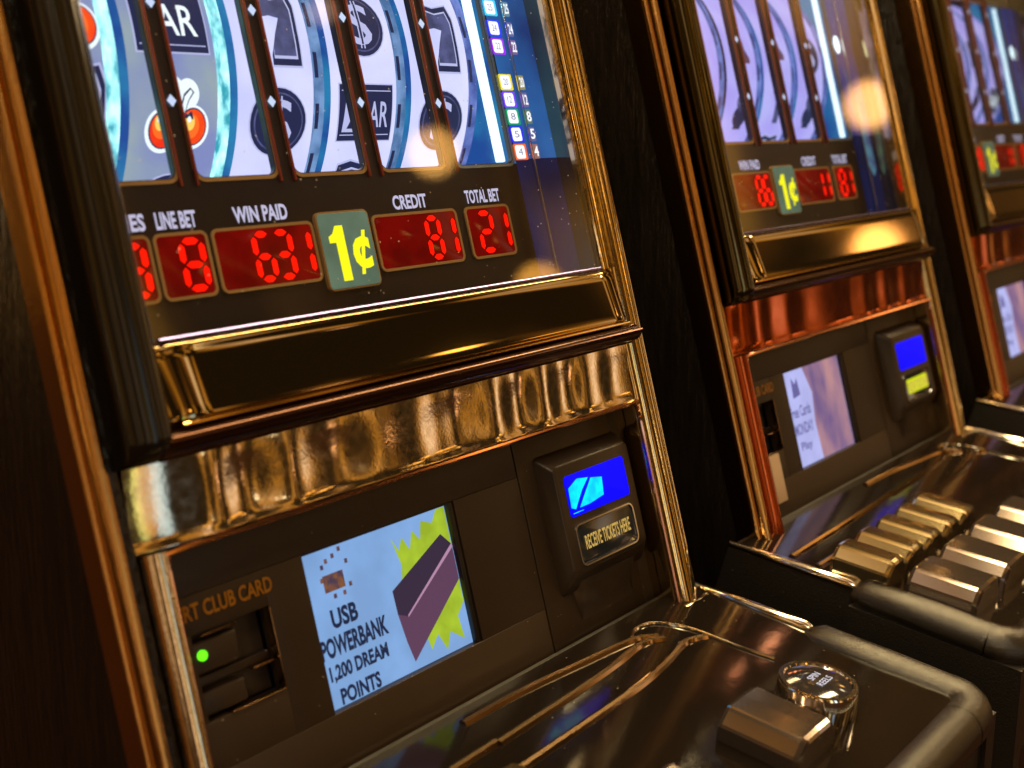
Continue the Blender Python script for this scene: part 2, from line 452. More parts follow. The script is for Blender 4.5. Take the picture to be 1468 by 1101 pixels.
strip_mats = {
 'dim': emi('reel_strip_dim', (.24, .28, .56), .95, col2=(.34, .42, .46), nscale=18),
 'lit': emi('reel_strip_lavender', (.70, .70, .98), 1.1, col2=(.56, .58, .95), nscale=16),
 'blue': emi('reel_strip_blue', (.50, .48, .97), 1.05, col2=(.40, .34, .90), nscale=16)}
rim_mats = {
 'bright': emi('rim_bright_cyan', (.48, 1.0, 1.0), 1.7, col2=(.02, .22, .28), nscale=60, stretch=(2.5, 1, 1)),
 'teal': emi('rim_teal', (.07, .16, .34), 1.0, col2=(.20, .34, .62), nscale=70),
 'blue': emi('rim_blue', (.06, .10, .35), 1.0, col2=(.18, .25, .65), nscale=60)}
tubem = emi('light_tube_cyan', (.70, .93, 1.0), 1.6)
YB = -.0565; YS = .0646
SYM_OFF = {(1, 1): -.0062, (2, 1): -.0065, (2, 0): -.0065, (2, -1): -.0065, (4, 1): -.0065, (4, 0): -.0065, (4, -1): -.0065, (0, 1): -.004}
def build_reel(root, i, sc, spec, tone, rim):
    def arc(mb, x0, x1, r, a0=-1.15, a1=1.0, n=40):
        A = [mb.v(sc+x0, RH+r*math.sin(a0+(a1-a0)*k/n), RO+r*math.cos(a0+(a1-a0)*k/n)) for k in range(n+1)]
        B = [mb.v(sc+x1, RH+r*math.sin(a0+(a1-a0)*k/n), RO+r*math.cos(a0+(a1-a0)*k/n)) for k in range(n+1)]
        for k in range(n): mb.f([A[k], B[k], B[k+1], A[k+1]])
    r = part('reel', 'reel_%d_%s' % (i, tone), strip_mats[tone], root, lambda mb: arc(mb, -.0345, .0312, RR_))
    def rimfn(mb):
        prof = [(.0312, .0), (.0314, .0006), (.0322, .0007), (.0326, -.0006), (.0372, -.0006), (.0380, .0010), (.0400, .0014), (.0408, -.001), (.0410, -.012)]
        for (xa, ra), (xb, rb) in zip(prof, prof[1:]):
            n = 40; a0, a1 = -1.15, 1.0
            A = [mb.v(*bend(xa, (a0+(a1-a0)*k/n)*RR_, ra, sc)) for k in range(n+1)]
            B = [mb.v(*bend(xb, (a0+(a1-a0)*k/n)*RR_, rb, sc)) for k in range(n+1)]
            for k in range(n): mb.f([A[k], B[k], B[k+1], A[k+1]])
    part('reel_rim', 'rim_%d_%s' % (i, rim), rim_mats[rim], r, rimfn)
    if rim != 'bright':
        def dash(mb):
            for k in range(7):
                y0 = -.14+k*.036
                A = [bend(.0332, y, -.0002, sc) for y in (y0, y0+.006, y0+.012, y0+.018)]
                B = [bend(.0366, y, -.0002, sc) for y in (y0, y0+.006, y0+.012, y0+.018)]
                for q in range(3): mb.f([mb.v(*A[q]), mb.v(*B[q]), mb.v(*B[q+1]), mb.v(*A[q+1])])
        part('index_marks', 'dash_%d' % i, ink, r, dash)
    for k, kind in spec.items():
        part(kind+'_symbol', 'sym_%d_%d_%s' % (i, k, kind), SYM, r, lambda mb: symbol(mb, kind, sc+(.008 if i == 0 else 0), YB+YS*k+SYM_OFF.get((i, k), 0)), flat=True, recalc=False)

# ------------------------------------------------------------------ 7 segment digits
SEG = {'0': 'abcdef', '1': 'bc', '2': 'abged', '3': 'abgcd', '4': 'fgbc', '5': 'afgcd', '6': 'afgedc', '7': 'abc', '8': 'abcdefg', '9': 'abcdfg'}
def digit(mb, ch, cs, c_h, w, h, o, t=.0043):
    x0, x1, y0, y1, ym = cs-w/2, cs+w/2, c_h-h/2, c_h+h/2, c_h
    def hz(x, y): mb.poly([(x0+t*.3, y), (x0+t, y-t/2), (x1-t, y-t/2), (x1-t*.3, y), (x1-t, y+t/2), (x0+t, y+t/2)], o)
    def vt(x, a, b): mb.poly([(x, a+t*.3), (x+t/2, a+t*.8), (x+t/2, b-t*.8), (x, b-t*.3), (x-t/2, b-t*.8), (x-t/2, a+t*.8)], o)
    for g in SEG[ch]:
        if g == 'a': hz(0, y1)
        if g == 'g': hz(0, ym)
        if g == 'd': hz(0, y0)
        if g == 'f': vt(x0, ym, y1)
        if g == 'b': vt(x1, ym, y1)
        if g == 'e': vt(x0, y0, ym)
        if g == 'c': vt(x1, y0, ym)
ledred = emi('lit_red_segment', (1.0, .004, .0), 1.6)
redwin = emi('dark_red_acrylic', (.19, .002, .001), .9, noise=.4, nscale=40)
MT['dark_red_acrylic'].node_tree.nodes['Principled BSDF'].inputs['Roughness'].default_value = .08
labelm = emi('white_backlit_lettering', (.62, .58, .78), .9)
yellow = emi('yellow_numeral', (.95, .90, .01), 1.15)
greenplate = emi('grey_green_plate', (.13, .20, .13), .9, noise=.3, nscale=30)

# ------------------------------------------------------------------ one machine
def slot_machine(idx, x, dz, label, o):
    root = bpy.data.objects.new('slot_machine', None); C.objects.link(root)
    root.location = (x, 0, dz)
    root['label'] = label; root['category'] = 'slot machine'; root['group'] = 'slot machines side by side in a row'
    P = lambda name, key, mats, fn, par=root, **kw: part(name, key, mats, par, fn, **kw)
    first = idx == 0
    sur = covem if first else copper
    fr = blackgloss if first else olivegloss
    # --- cabinet: leaning head and upright stand
    P('cabinet_head', 'head', laminate, lambda mb: (mb.box(-.121, -.105, -.20, .66, -.50, -.004, .002), mb.box(.390, .402, -.20, .66, -.50, -.004, .002),
        mb.box(-.105, .390, .62, .66, -.50, -.004), mb.box(-.105, .390, -.20, .62, -.50, -.46)))
    def stand(mb):
        t = bmesh.new(); bmesh.ops.create_cube(t, size=1)
        mb.merge(t, lambda c: ginv(c.x*.50, .20+c.y*.50, .35+c.z*.70))
    P('stand', 'stand', laminate, stand)
    # --- left trim: gold half round with a thin outer bead
    def ltrim(mb):
        pr = [(-.1230, -.03)]+[(-.1184+.0046*math.cos(a), -.002+.0065*math.sin(a)) for a in [PI-PI*k/10 for k in range(11)]]+[(-.1136, -.0080), (-.1070, -.0070), (-.1070, -.03)]
        mb.ext_h(pr, -.165, .66)
    P('side_trim', 'ltrim', goldtrim, ltrim)
    P('trim_bead', 'ltrimb', goldtrim, lambda mb: mb.ext_h([(-.1243+.0022*math.cos(2*PI*k/12), -.006+.0026*math.sin(2*PI*k/12)) for k in range(12)], -.165, .66))
    # --- right trim: broad bronze bullnose with ridges and a rubber edge
    def rtrim(mb):
        pr = [(.3995, -.03), (.3995, -.004)]
        for k in range(13):
            a = PI*k/12
            pr.append((.3855+.0140*math.cos(a), -.004+.013*math.sin(a)))
        pr += [(.3715, -.03)]
        mb.ext_h(pr, -.150, .66)
        mb.ext_h([(.4015+.0022*math.cos(2*PI*k/10), -.001+.0022*math.sin(2*PI*k/10)) for k in range(10)], -.150, .66)
    P('side_trim', 'rtrim', bronze, rtrim)
    P('rubber_edge', 'redge', rubber, lambda mb: mb.ext_h([(.4060+.0028*math.cos(2*PI*k/10), -.006+.0035*math.sin(2*PI*k/10)) for k in range(10)], -.150, .66))
    P('trim_foot', 'rfoot', silver, lambda mb: mb.box(.366, .408, -.160, -.149, -.02, .013, .004))
    # --- door frame
    def dleft(mb):
        pr = [(-.1075, -.02)]+[(-.0935+.0140*math.cos(a), .012+.015*math.sin(a)) for a in [PI-PI*k/10 for k in range(11)]]+[(-.0775, .010), (-.0775, -.03)]
        n = 8; rs = []
        for k in range(n+1):            # rounded lower end
            a = PI/2*k/n
            sc = max(.05, math.sin(a)); hh = .078+.014*(1-math.cos(a))
            rs.append([((s_+.0925)*1.0-.0925, hh, -.02+(o_+.02)*(.55+.45*sc)) for s_, o_ in pr])
        rs.append([(s_, .66, o_) for s_, o_ in pr])
        mb.rings(rs)
    P('door_frame', 'dleft'+str(first), fr, dleft)
    def dlow(mb):
        pr = [(.0805, -.02), (.0790, .010)]+[(.0865+.0075*math.cos(a), .012+.012*math.sin(a)) for a in [PI-PI*k/8 for k in range(1, 8)]]+[(.0940, .012), (.0940, -.02)]
        mb.ext_s(pr, -.0905, .3705)
        for q, rad in ((.0795, .0018), (.0875, .0014)):
            mb.ext_s([(q+rad*math.cos(2*PI*k/8), (.011 if q < .08 else .0240)+rad*math.sin(2*PI*k/8)) for k in range(8)], -.088, .3705)
    P('door_bottom_rail', 'dlow', pbr('brown_black_rail', (.07, .028, .015), .14, .8), dlow)
    # --- chrome lip under the glass
    def lip(mb):
        h0, h1 = .0945, .1425
        pr = [(h0, -.01), (h0, .016)]
        for k in range(1, 6): a = PI/2*k/6; pr.append((h0+.004*math.sin(a)+0, .016+.006*math.sin(a)))
        pr += [(h0+.0048, .02203)]+[(h0+.006+.0365*q/8, .0220-.0052*q/8) for q in range(9)]+[(h1-.005, .0165)]
        for k in range(1, 6): a = PI/2*k/5; pr.append((h1-.005+.005*math.sin(a), .0165-.004*(1-math.cos(a))))
        pr += [(h1, -.01)]
        n = 36; rs = []
        for k in range(n+1):
            t = k/n; s_ = -.0785+(.4425)*t
            e = min(t, 1-t)*.4425
            q = 1 if e > .012 else math.sin(PI/2*(e/.012))**.5
            rs.append([(s_, hh, -.01+(oo+.01)*(.80+.20*q)) for hh, oo in pr])
        mb.rings(rs)
    P('chrome_lip', 'lip', lipm, lip)
    P('lip_bead', 'lipbead', pbr('violet_chrome_bead', (.20, .19, .46), .22, 1.), lambda mb: mb.ext_s([(.1440+.0016*math.cos(2*PI*k/10), .0125+.0016*math.sin(2*PI*k/10)) for k in range(10)], -.0735, .3475))  # upper bead: violet reflection of the reels put into the chrome's colour
    P('lip_bead', 'lipbead2', pbr('gold_bead', (.9, .62, .25), .12, 1.), lambda mb: mb.ext_s([(.0955+.0013*math.cos(2*PI*k/10), .0195+.0013*math.sin(2*PI*k/10)) for k in range(10)], -.074, .362))
    # --- right glass frame: broad bronze column, angled inwards
    def gfr(mb):
        pr = [(.3480, .0060), (.3480, .0105), (.3500, .0130), (.3525, .0125), (.3540, .0105), (.3590, .0100), (.3630, .0120), (.3665, .0135), (.3700, .0120), (.3715, .006), (.3715, .0040)]
        mb.ext_h(pr, .1430, .66)
    P('glass_frame', 'gfr', bronze, gfr)
    P('window_jamb', 'jamb', dark, lambda mb: mb.box(.3724, .3740, .1430, .655, -.034, .003))
    P('window_jamb', 'jamb2', dark, lambda mb: mb.box(-.0790, -.0768, .1430, .655, -.034, .0095))
    P('glass_edge_strip', 'gls', pbr('chrome_edge', (.45, .5, .75), .12, 1.), lambda mb: mb.box(-.0780, -.0762, .1430, .66, -.01, .0125, .0005))
    # --- chrome cove between door and player panel, with side columns
    def cove(mb):
        pr = [(.0800, -.030), (.0800, .0050), (.0790, .0058), (.0775, .0058), (.0700, .0046), (.0620, .0034), (.0540, .0022), (.0460, .0014), (.0380, .0010), (.0330, .0012), (.0310, .0022), (.0300, .0022), (.0300, -.030)]
        m_ = 260; rs = []
        for k in range(m_+1):
            s_ = -.1035+.4740*k/m_
            w_ = .0018*math.sin(s_*80+1.5*math.sin(s_*21+1))+.00012*math.sin(s_*190+2*math.sin(s_*41))
            w_ *= 1.0 if first else .35
            w_ *= min(1, max(.15, (s_+.085)/.04)); e_ = max(0, -.055-s_); w0 = -4.2*e_*e_
            rs.append([(s_, hh, oo+w0+w_*(.55+.45*math.sin(min(1, max(0, (hh-.030)/.05))*PI)) if oo > -.0119 else oo) for hh, oo in pr])
        mb.rings(rs)
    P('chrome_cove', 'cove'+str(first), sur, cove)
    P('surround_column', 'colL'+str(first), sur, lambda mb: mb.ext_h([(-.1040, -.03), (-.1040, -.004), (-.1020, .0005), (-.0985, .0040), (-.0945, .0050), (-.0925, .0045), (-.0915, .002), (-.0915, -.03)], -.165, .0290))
    P('surround_bead', 'cbead', pbr('rosy_bead', (.72, .38, .25), .12, 1.), lambda mb: mb.tube(smooth([(-.0925, -.165, .002), (-.0925, 0, .002), (-.0925, .018, .002), (-.0905, .0245, .002), (-.084, .0272, .002), (0, .0278, .002), (.36, .0278, .002), (.3688, .0262, .002), (.3720, .019, .002), (.3722, -.01, .002), (.3722, -.150, .002)], 5), .0021, 8))
    # --- glass
    P('glass_pane', 'glassp', glass, lambda mb: mb.box(-.0765, .3480, .1430, .655, .0100, .0125))
    # --- belly artwork and the reel window mask
    ZA = -.012
    win = [(-.0860, -.0214), (-.0068, .0554), (.0698, .1345), (.1494, .2150), (.2284, .2962)]
    def mask(mb):
        mb.box(-.0900, .3520, .1430, .2405, ZA-.004, ZA)                # below the windows
        mb.box(-.0900, .3520, .4300, .655, ZA-.004, ZA)                 # above
        for a, b in win: mb.ring(a-.0006, b+.0006, .2400, .4306, .0014, ZA-.004, ZA, r=.006, ro=.0003)
        ed = [-.0900]+[q for w_ in win for q in w_]
        for a, b in zip(ed[0::2], ed[1::2]): mb.box(a, b, .2405, .4300, ZA-.006, ZA-.0002)
    P('artwork_panel', 'mask', art, mask)
    for n_, (a, b) in enumerate(win):
        P('window_border', 'wb%d' % n_, goldborder if n_ < 4 else pbr('silver_blue_border', (.35, .45, .6), .25, .7),
          lambda mb: mb.ring(a-.0022, b+.0022, .2384, .4322, .0024, ZA, ZA+.0006, r=.006))
    for n_ in range(4):
        a, b = win[n_][1], win[n_+1][0]
        P('mullion', 'mul%d' % n_, maroon, lambda mb: (mb.box(a+.0004, a+.0022, .236, .435, ZA, ZA+.0022, .0004), mb.box(b-.0022, b-.0004, .236, .435, ZA, ZA+.0022, .0004), setattr(mb, 'mi', 0)))
        for hh in (.2895, .3510, .4125):
            P('diamond_mark', 'dia%d_%d' % (n_, int(hh*1e4)), emi('diamond_white', (.6, .7, .95), 1.), lambda mb: mb.poly([((a+b)/2-.0034, hh), ((a+b)/2, hh-.0040), ((a+b)/2+.0034, hh), ((a+b)/2, hh+.0040)], ZA+.0012), flat=True)
    # interior behind the windows, its blue light painted in as emission
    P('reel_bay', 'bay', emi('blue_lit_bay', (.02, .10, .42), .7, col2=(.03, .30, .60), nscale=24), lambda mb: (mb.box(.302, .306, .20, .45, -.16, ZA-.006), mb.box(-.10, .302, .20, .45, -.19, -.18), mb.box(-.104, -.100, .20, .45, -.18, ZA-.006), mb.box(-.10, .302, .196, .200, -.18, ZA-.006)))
    P('light_tube', 'ltube', tubem, lambda mb: mb.box(.2850, .2945, .2440, .430, ZA-.010, ZA-.0065, .001))
    for k in range(5):
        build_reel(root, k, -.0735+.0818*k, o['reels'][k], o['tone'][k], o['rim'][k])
    # right lit side artwork
    P('side_artwork', 'sart'+str(first), emi('blue_artwork_first', (.010, .035, .16), 1., col2=(.025, .12, .36), nscale=11) if first else emi('navy_artwork', (.008, .014, .085), 1., col2=(.015, .03, .20), nscale=11),
      lambda mb: mb.box(.3005, .3522, .2440, .43, ZA, ZA+.0008))
    P('side_artwork', 'sart2', emi('navy_artwork_low', (.003, .004, .018), 1., col2=(.004, .008, .05), nscale=14), lambda mb: mb.box(.2990, .3522, .1435, .2438, ZA, ZA+.0008))
    if first:
        cols = [(.05, .55, .9), (.02, .04, .9), (.30, .02, .75), None, (.75, .60, .03), (.16, .05, .75), (.0, .30, .12), (.02, .02, .75), (.75, .12, .02)]
        hs = [.3690, .3520, .3370, None, .3073, .2928, .2787, .2640, .2495]
        nm = [25, 24, 22, 0, 20, 12, 8, 5, 4]
        for q, (cc, hh) in enumerate(zip(cols, hs)):
            if cc is None: continue
            tl = P('number_tile', 'tl%d' % q, emi('tile_%d' % q, cc, 1.3), lambda mb: mb.plate(.2985, .3135, hh-.0066, hh+.0066, ZA+.001, ZA+.002, .001, .0003))
            P('tile_numeral', 'tln%d' % q, emi('tile_white', (.95, .95, 1.), 1.2), lambda mb: (mb.plate(.2992, .3108, hh-.0056, hh+.0054, ZA+.0018, ZA+.0022, .002, .0001),), par=tl)
            P('tile_numeral', 'tlt%d' % q, emi('tile_grey_numeral', (.22, .22, .35), 1.), lambda mb: lettering(mb, str(nm[q]), .3050, hh, ZA+.0024, .0055, .0055), par=tl, flat=True, recalc=False)
            t2 = P('number_tile', 'tr%d' % q, emi('tile_pale_%d' % q, tuple(.25*c+.12 for c in cc), 1.), lambda mb: mb.plate(.3215, .3290, hh-.0060, hh+.0060, ZA+.001, ZA+.002, .001, .0003))
            P('tile_numeral', 'trt%d' % q, emi('tile_white', (.95, .95, 1.), 1.2), lambda mb: lettering(mb, str(nm[q]), .3252, hh, ZA+.0024, .0085, .0055, bold=.02), par=t2, flat=True, recalc=False)
    else:
        P('mountain_artwork', 'mount', emi('teal_mountain', (.08, .22, .28), 1., col2=(.05, .07, .16), nscale=90),
          lambda mb: mb.poly([(.3120, .330), (.3180, .298), (.3215, .312), (.3270, .280), (.3320, .300), (.3370, .262), (.3400, .272), (.3440, .225), (.3440, .200), (.3350, .192), (.3260, .205), (.3200, .235), (.3140, .290)], ZA+.0014), flat=True)
        P('display_lamp', 'dlamp', emi('display_lamp_white', (.75, .95, 1.), 2.2), lambda mb: mb.disc(.3060, .3560, ZA+.0014, .0075, ry=.011), flat=True)
    P('artwork_seam', 'seamw', silver, lambda mb: mb.box(.3175, .3187, .1440, .43, ZA+.001, ZA+.0045, .0003))
    # --- meters
    wins = [('LINES', -.0850, -.0516, o['dig'][0]), ('LINE BET', -.0468, -.0111, o['dig'][1]), ('WIN PAID', -.0056, .0730, o['dig'][2]), ('CREDIT', .1293, .2138, o['dig'][3]), ('TOTAL BET', .2258, .2748, o['dig'][4])]
    for q, (nm_, a, b, dg) in enumerate(wins):
        d = P('meter_window', 'mw%d' % q, redwin, lambda mb: mb.plate(a, b, .1690, .2072, ZA, ZA+.0008, .003, .0002))
        P('meter_border', 'mwb%d' % q, goldborder, lambda mb: mb.ring(a-.0014, b+.0014, .1676, .2086, .0020, ZA, ZA+.0014, r=.003), par=d)
        w = .0125 if q not in (1, 4) else .0145
        for k, ch in enumerate(reversed(dg)):
            P('digit', 'dg%d_%d_%s' % (q, k, ch), ledred, lambda mb: digit(mb, ch, b-.0045-w/2-k*(w+.0035), .1880, w, .0290, ZA+.0013), par=d, flat=True)
        lw = {'LINES': .026, 'LINE BET': .0285, 'WIN PAID': .0430, 'CREDIT': .0345, 'TOTAL BET': .0400}[nm_]
        lc = {'LINES': -.0635, 'LINE BET': -.0290, 'WIN PAID': .0345, 'CREDIT': .1696, 'TOTAL BET': .2492}[nm_]
        P('lettering', 'lb%d' % q, labelm, lambda mb: lettering(mb, nm_, lc, .2162, ZA+.0006, .0105, lw, bold=.03), flat=True, recalc=False)
    pl = P('denomination_plate', 'denom', greenplate, lambda mb: mb.plate(.0775, .1225, .1605, .2120, ZA, ZA+.004, .003, .0008))
    P('plate_border', 'denomb', goldborder, lambda mb: mb.ring(.0762, .1238, .1592, .2133, .0014, ZA, ZA+.003, r=.003), par=pl)
    P('denomination_lettering', 'dtx', yellow, lambda mb: (mb.merge(tpoly([(.0900, .2030), (.0968, .2030), (.0968, .1650), (.0886, .1650), (.0886, .1915), (.0830, .1915), (.0830, .1958), (.0868, .1978)]), lambda c: (c.x, c.y, ZA+.0046)), lettering(mb, 'c', .1100, .1830, ZA+.0046, .0225, .0165, bold=.035), mb.merge(tpoly([(.1058, .1680), (.1090, .1680), (.1162, .1985), (.1130, .1985)]), lambda c: (c.x, c.y, ZA+.0047))), par=pl, flat=True, recalc=False)
    # --- player panel: plates around the screen and the card slot
    def ppanel(mb):
        b_ = .0006
        mb.box(-.1120, .2075, .0005, .0350, -.012, 0, b_)         # above the screen
        mb.box(-.1120, .2075, -.1550, -.1005, -.012, 0, b_)       # below
        mb.box(.1375, .2075, -.1005, .0005, -.012, 0, .0003)
        mb.box(-.0305, 0, -.1005, .0005, -.012, 0, .0003)
        mb.box(-.1120, -.0305, -.0215, .0005, -.012, 0, .0003)
        mb.box(-.1120, -.0305, -.1005, -.0720, -.012, 0, .0003)
        mb.box(-.1120, -.0860, -.0720, -.0215, -.012, 0, .0003)
    P('player_panel', 'ppanel', plastic, ppanel)
    P('ticket_panel', 'tpanel', plastic, lambda mb: mb.box(.2085, .3290, -.1390, .0350, -.012, .0004, .0006))
    P('end_panel', 'epanel', plastic, lambda mb: mb.box(.3298, .3640, -.1390, .0350, -.012, -.0002, .0006))
    P('panel_sill', 'psill', plastic2, lambda mb: mb.box(-.1120, .3640, -.1460, -.1395, -.010, .004, .0012))
    # screen
    sc_ = P('screen', 'scr%d' % o['screen'], o['scrmat'], lambda mb: mb.box(.0005, .1370, -.1000, 0, -.0075, -.0060))
    P('screen_gasket', 'scg', dark, lambda mb: (mb.box(.1325, .1372, -.1003, .0003, -.0060, -.0012, .0006), mb.box(.0003, .1325, -.0008, .0003, -.006, -.001)), par=sc_)
    zs = -.0058
    inkb = emi('screen_black_text', (.012, .018, .05), 1.)
    if o['screen'] == 0:
        lime = emi('screen_lime', (.35, .50, .03), 1., noise=.25, nscale=60)
        spl = [(.078, -.010), (.083, -.020), (.088, -.012), (.093, -.022), (.098, -.010), (.104, -.018), (.108, -.006), (.118, -.010), (.124, -.002), (.1322, -.002), (.1322, -.070), (.124, -.078), (.126, -.095), (.114, -.086), (.108, -.097), (.102, -.084), (.094, -.092), (.090, -.075), (.083, -.070), (.086, -.055), (.079, -.045), (.083, -.030)]
        P('screen_splash', 'spl', lime, lambda mb: mb.merge(tpoly(spl), lambda c: (c.x, c.y, zs)), par=sc_, flat=True, recalc=False)
        P('screen_picture', 'pbk', [emi('gadget_front', (.035, .022, .045), 1.), emi('gadget_side', (.10, .045, .09), 1.), emi('gadget_edge', (.40, .22, .35), 1.)], lambda mb: (
            mb.poly([(.0700, -.0440), (.1235, -.0195), (.1322, -.0290), (.0790, -.0640), (.0705, -.0600)], zs+.0002), setattr(mb, 'mi', 1),
            mb.poly([(.0705, -.0600), (.0790, -.0640), (.1322, -.0290), (.1322, -.0540), (.0770, -.0945), (.0735, -.0800)], zs+.0002), setattr(mb, 'mi', 2),
            mb.poly([(.0790, -.0630), (.1322, -.0280), (.1322, -.0310), (.0790, -.0645)], zs+.0004)), par=sc_, flat=True, recalc=False)
        for q, (tx, c1, c2, hh, ww) in enumerate((('USB', .0270, -.0460, .0125, .0220), ('POWERBANK', .0315, -.0625, .0130, .0570), ('1,200 DREAM', .0310, -.0790, .0115, .0500), ('POINTS', .0280, -.0940, .0105, .0340))):
            P('screen_lettering', 'st%d' % q, inkb, lambda mb: lettering(mb, tx, c1, c2, zs+.0003, hh, ww, bold=.04), par=sc_, flat=True, recalc=False)
        def logo(mb):
            mb.poly([(.016, -.0290), (.033, -.0290), (.033, -.0180), (.016, -.0180)], zs+.0002)
            for a_, b_ in ((.016, -.014), (.020, -.011), (.026, -.009), (.032, -.006), (.036, -.015), (.014, -.022), (.036, -.030), (.022, -.034), (.030, -.034)):
                mb.poly([(a_, b_), (a_+.0025, b_), (a_+.0025, b_+.003), (a_, b_+.003)], zs+.0002)
        P('screen_logo', 'lgo', emi('logo_brown', (.05, .035, .07), 1., col2=(.20, .08, .03), nscale=200), logo, par=sc_, flat=True, recalc=False)
    else:
        P('screen_picture', 'pph', emi('screen_photo_pink', (.42, .22, .24), 1., col2=(.14, .09, .22), nscale=26, stretch=(1, 1, .5)), lambda mb: mb.poly([(.058, -.0998), (.1322, -.0998), (.1322, -.001), (.050, -.001), (.062, -.03), (.056, -.06)], zs), par=sc_, flat=True, recalc=False)
        for q, (tx, c1, c2, hh, ww) in enumerate((('Free Cards', .029, -.044, .012, .044), ('MONDAY', .030, -.062, .012, .040), ('Play', .028, -.081, .011, .024))):
            P('screen_lettering', 'sv%d' % q, emi('screen_violet_text', (.12, .11, .30), 1.), lambda mb: lettering(mb, tx, c1, c2, zs+.0003, hh, ww, bold=.02), par=sc_, flat=True, recalc=False)
        P('screen_logo', 'lgv', MT['screen_violet_text'], lambda mb: mb.poly([(.020, -.030), (.036, -.028), (.034, -.010), (.028, -.016), (.022, -.008)], zs+.0002), par=sc_, flat=True, recalc=False)
    # card reader
    cr = P('card_reader', 'cr', plastic2, lambda mb: (mb.box(-.0855, -.0310, -.0715, -.0220, -.020, -.0150), mb.box(-.0850, -.0540, -.0455, -.0270, -.015, -.0030, .002), mb.box(-.0850, -.0540, -.0700, -.0560, -.015, -.0045, .002), mb.box(-.0855, -.0310, -.0540, -.0480, -.015, -.0100, .001)))
    P('card_slot_edge', 'crs', ridgem, lambda mb: (mb.box(-.0480, -.0330, -.0545, -.0530, -.010, -.0030, .0004), mb.box(-.0800, -.0560, -.0240, -.0232, -.002, .0010, .0003), mb.box(-.0315, -.0305, -.0715, -.0220, -.006, .0010, .0003), mb.box(-.070, -.0310, -.0722, -.0712, -.006, .0010, .0003)), par=cr)
    P('indicator_lamp', 'crl', emi('green_lamp', (.12, .9, .01), 1.6), lambda mb: mb.tube([(-.0800, -.0350, -.003), (-.0800, -.0350, -.0015), (-.0800, -.0350, -.0008)], [.0030, .0030, .0020], 16), par=cr)
    P('panel_lettering', 'ict', pbr('gold_print', (.42, .18, .010), .35, .3), lambda mb: lettering(mb, 'INSERT CLUB CARD', -.0660, -.0090, .0008, .0095, .0760 if False else .0800, bold=.02), flat=True, recalc=False)
    if not first:
        P('player_card', 'pcard', pbr('cream_card', (.55, .40, .28), .4), lambda mb: mb.box(-.0640, -.0450, -.1200, -.0730, .0010, .0022, .0004))
    # ticket unit
    def tick(mb):
        rs = [rr(.2275, .3345, -.0985, .0105, .004, 4, 0)]
        rs.append(rr(.2285, .3335, -.0965, .0085, .004, 4, .004))
        rs.append(rr(.2315, .3295, -.0830, .0015, .005, 4, .0148))
        rs.append(rr(.2330, .3280, -.0815, .0000, .005, 4, .0158))
        mb.rings(rs)
    tk = P('ticket_unit', 'tick', plastic2, tick)
    ts = P('ticket_screen', 'tks', emi('blue_lcd', (.0, .0, 1.0), 1.0), lambda mb: mb.plate(.2410, .3190, -.0405, -.0085, .0155, .0163, .003, .0002), par=tk)
    if first:
        P('screen_arrow', 'tka', emi('cyan_lcd_arrow', (.0, .50, 1.0), 1.1, col2=(.0, .85, 1.0), nscale=90), lambda mb: (mb.merge(tpoly([(.2440, -.0180), (.2560, -.0130), (.2700, -.0150), (.2600, -.0225), (.2480, -.0350), (.2430, -.0330)]), lambda c: (c.x, c.y, .0165)), mb.merge(tpoly([(.2530, -.0350), (.2730, -.0160), (.2870, -.0185), (.2850, -.0325), (.2660, -.0350)]), lambda c: (c.x, c.y, .0165)), mb.poly([(.2440, -.0380), (.2570, -.0380), (.2570, -.0374), (.2440, -.0374)], .0165)), par=tk, flat=True, recalc=False)
    if not first:
        P('label_backlight', 'tkbl', emi('yellow_green_lit_label', (.55, .62, .01), 1.), lambda mb: mb.plate(.2500, .3080, -.0695, -.0530, .0162, .0168, .002, .0002), par=tk)
    P('ticket_label', 'tkl', pbr('navy_label', (.012, .018, .028), .12, 0, coat=.5), lambda mb: mb.plate(.2435, .3165, -.0770, -.0480, .0155, .0162, .004, .0002), par=tk)
    P('label_border', 'tkb', pbr('pale_blue_chrome', (.62, .68, .85), .12, 1.), lambda mb: mb.ring(.2415, .3180, -.0790, -.0462, .0013, .0155, .0172, r=.005), par=tk)
    P('ticket_lettering', 'tkt', emi('amber_lettering', (.62, .40, .10), .8), lambda mb: lettering(mb, 'RECEIVE TICKETS HERE', .2800, -.0620, .0170, .0110, .0590, bold=.02), par=tk, flat=True, recalc=False)
    P('ticket_spout', 'tsp', plastic2, lambda mb: mb.rings([[(.2420, -.0960, .0004), (.3200, -.0960, .0004), (.3150, -.1220, .0004), (.2470, -.1220, .0004)], [(.2450, -.0900, .0090), (.3170, -.0900, .0090), (.3120, -.1100, .0020), (.2500, -.1100, .0020)]]), par=tk)
    # --- button deck
    deck(root, first, P)
    return root

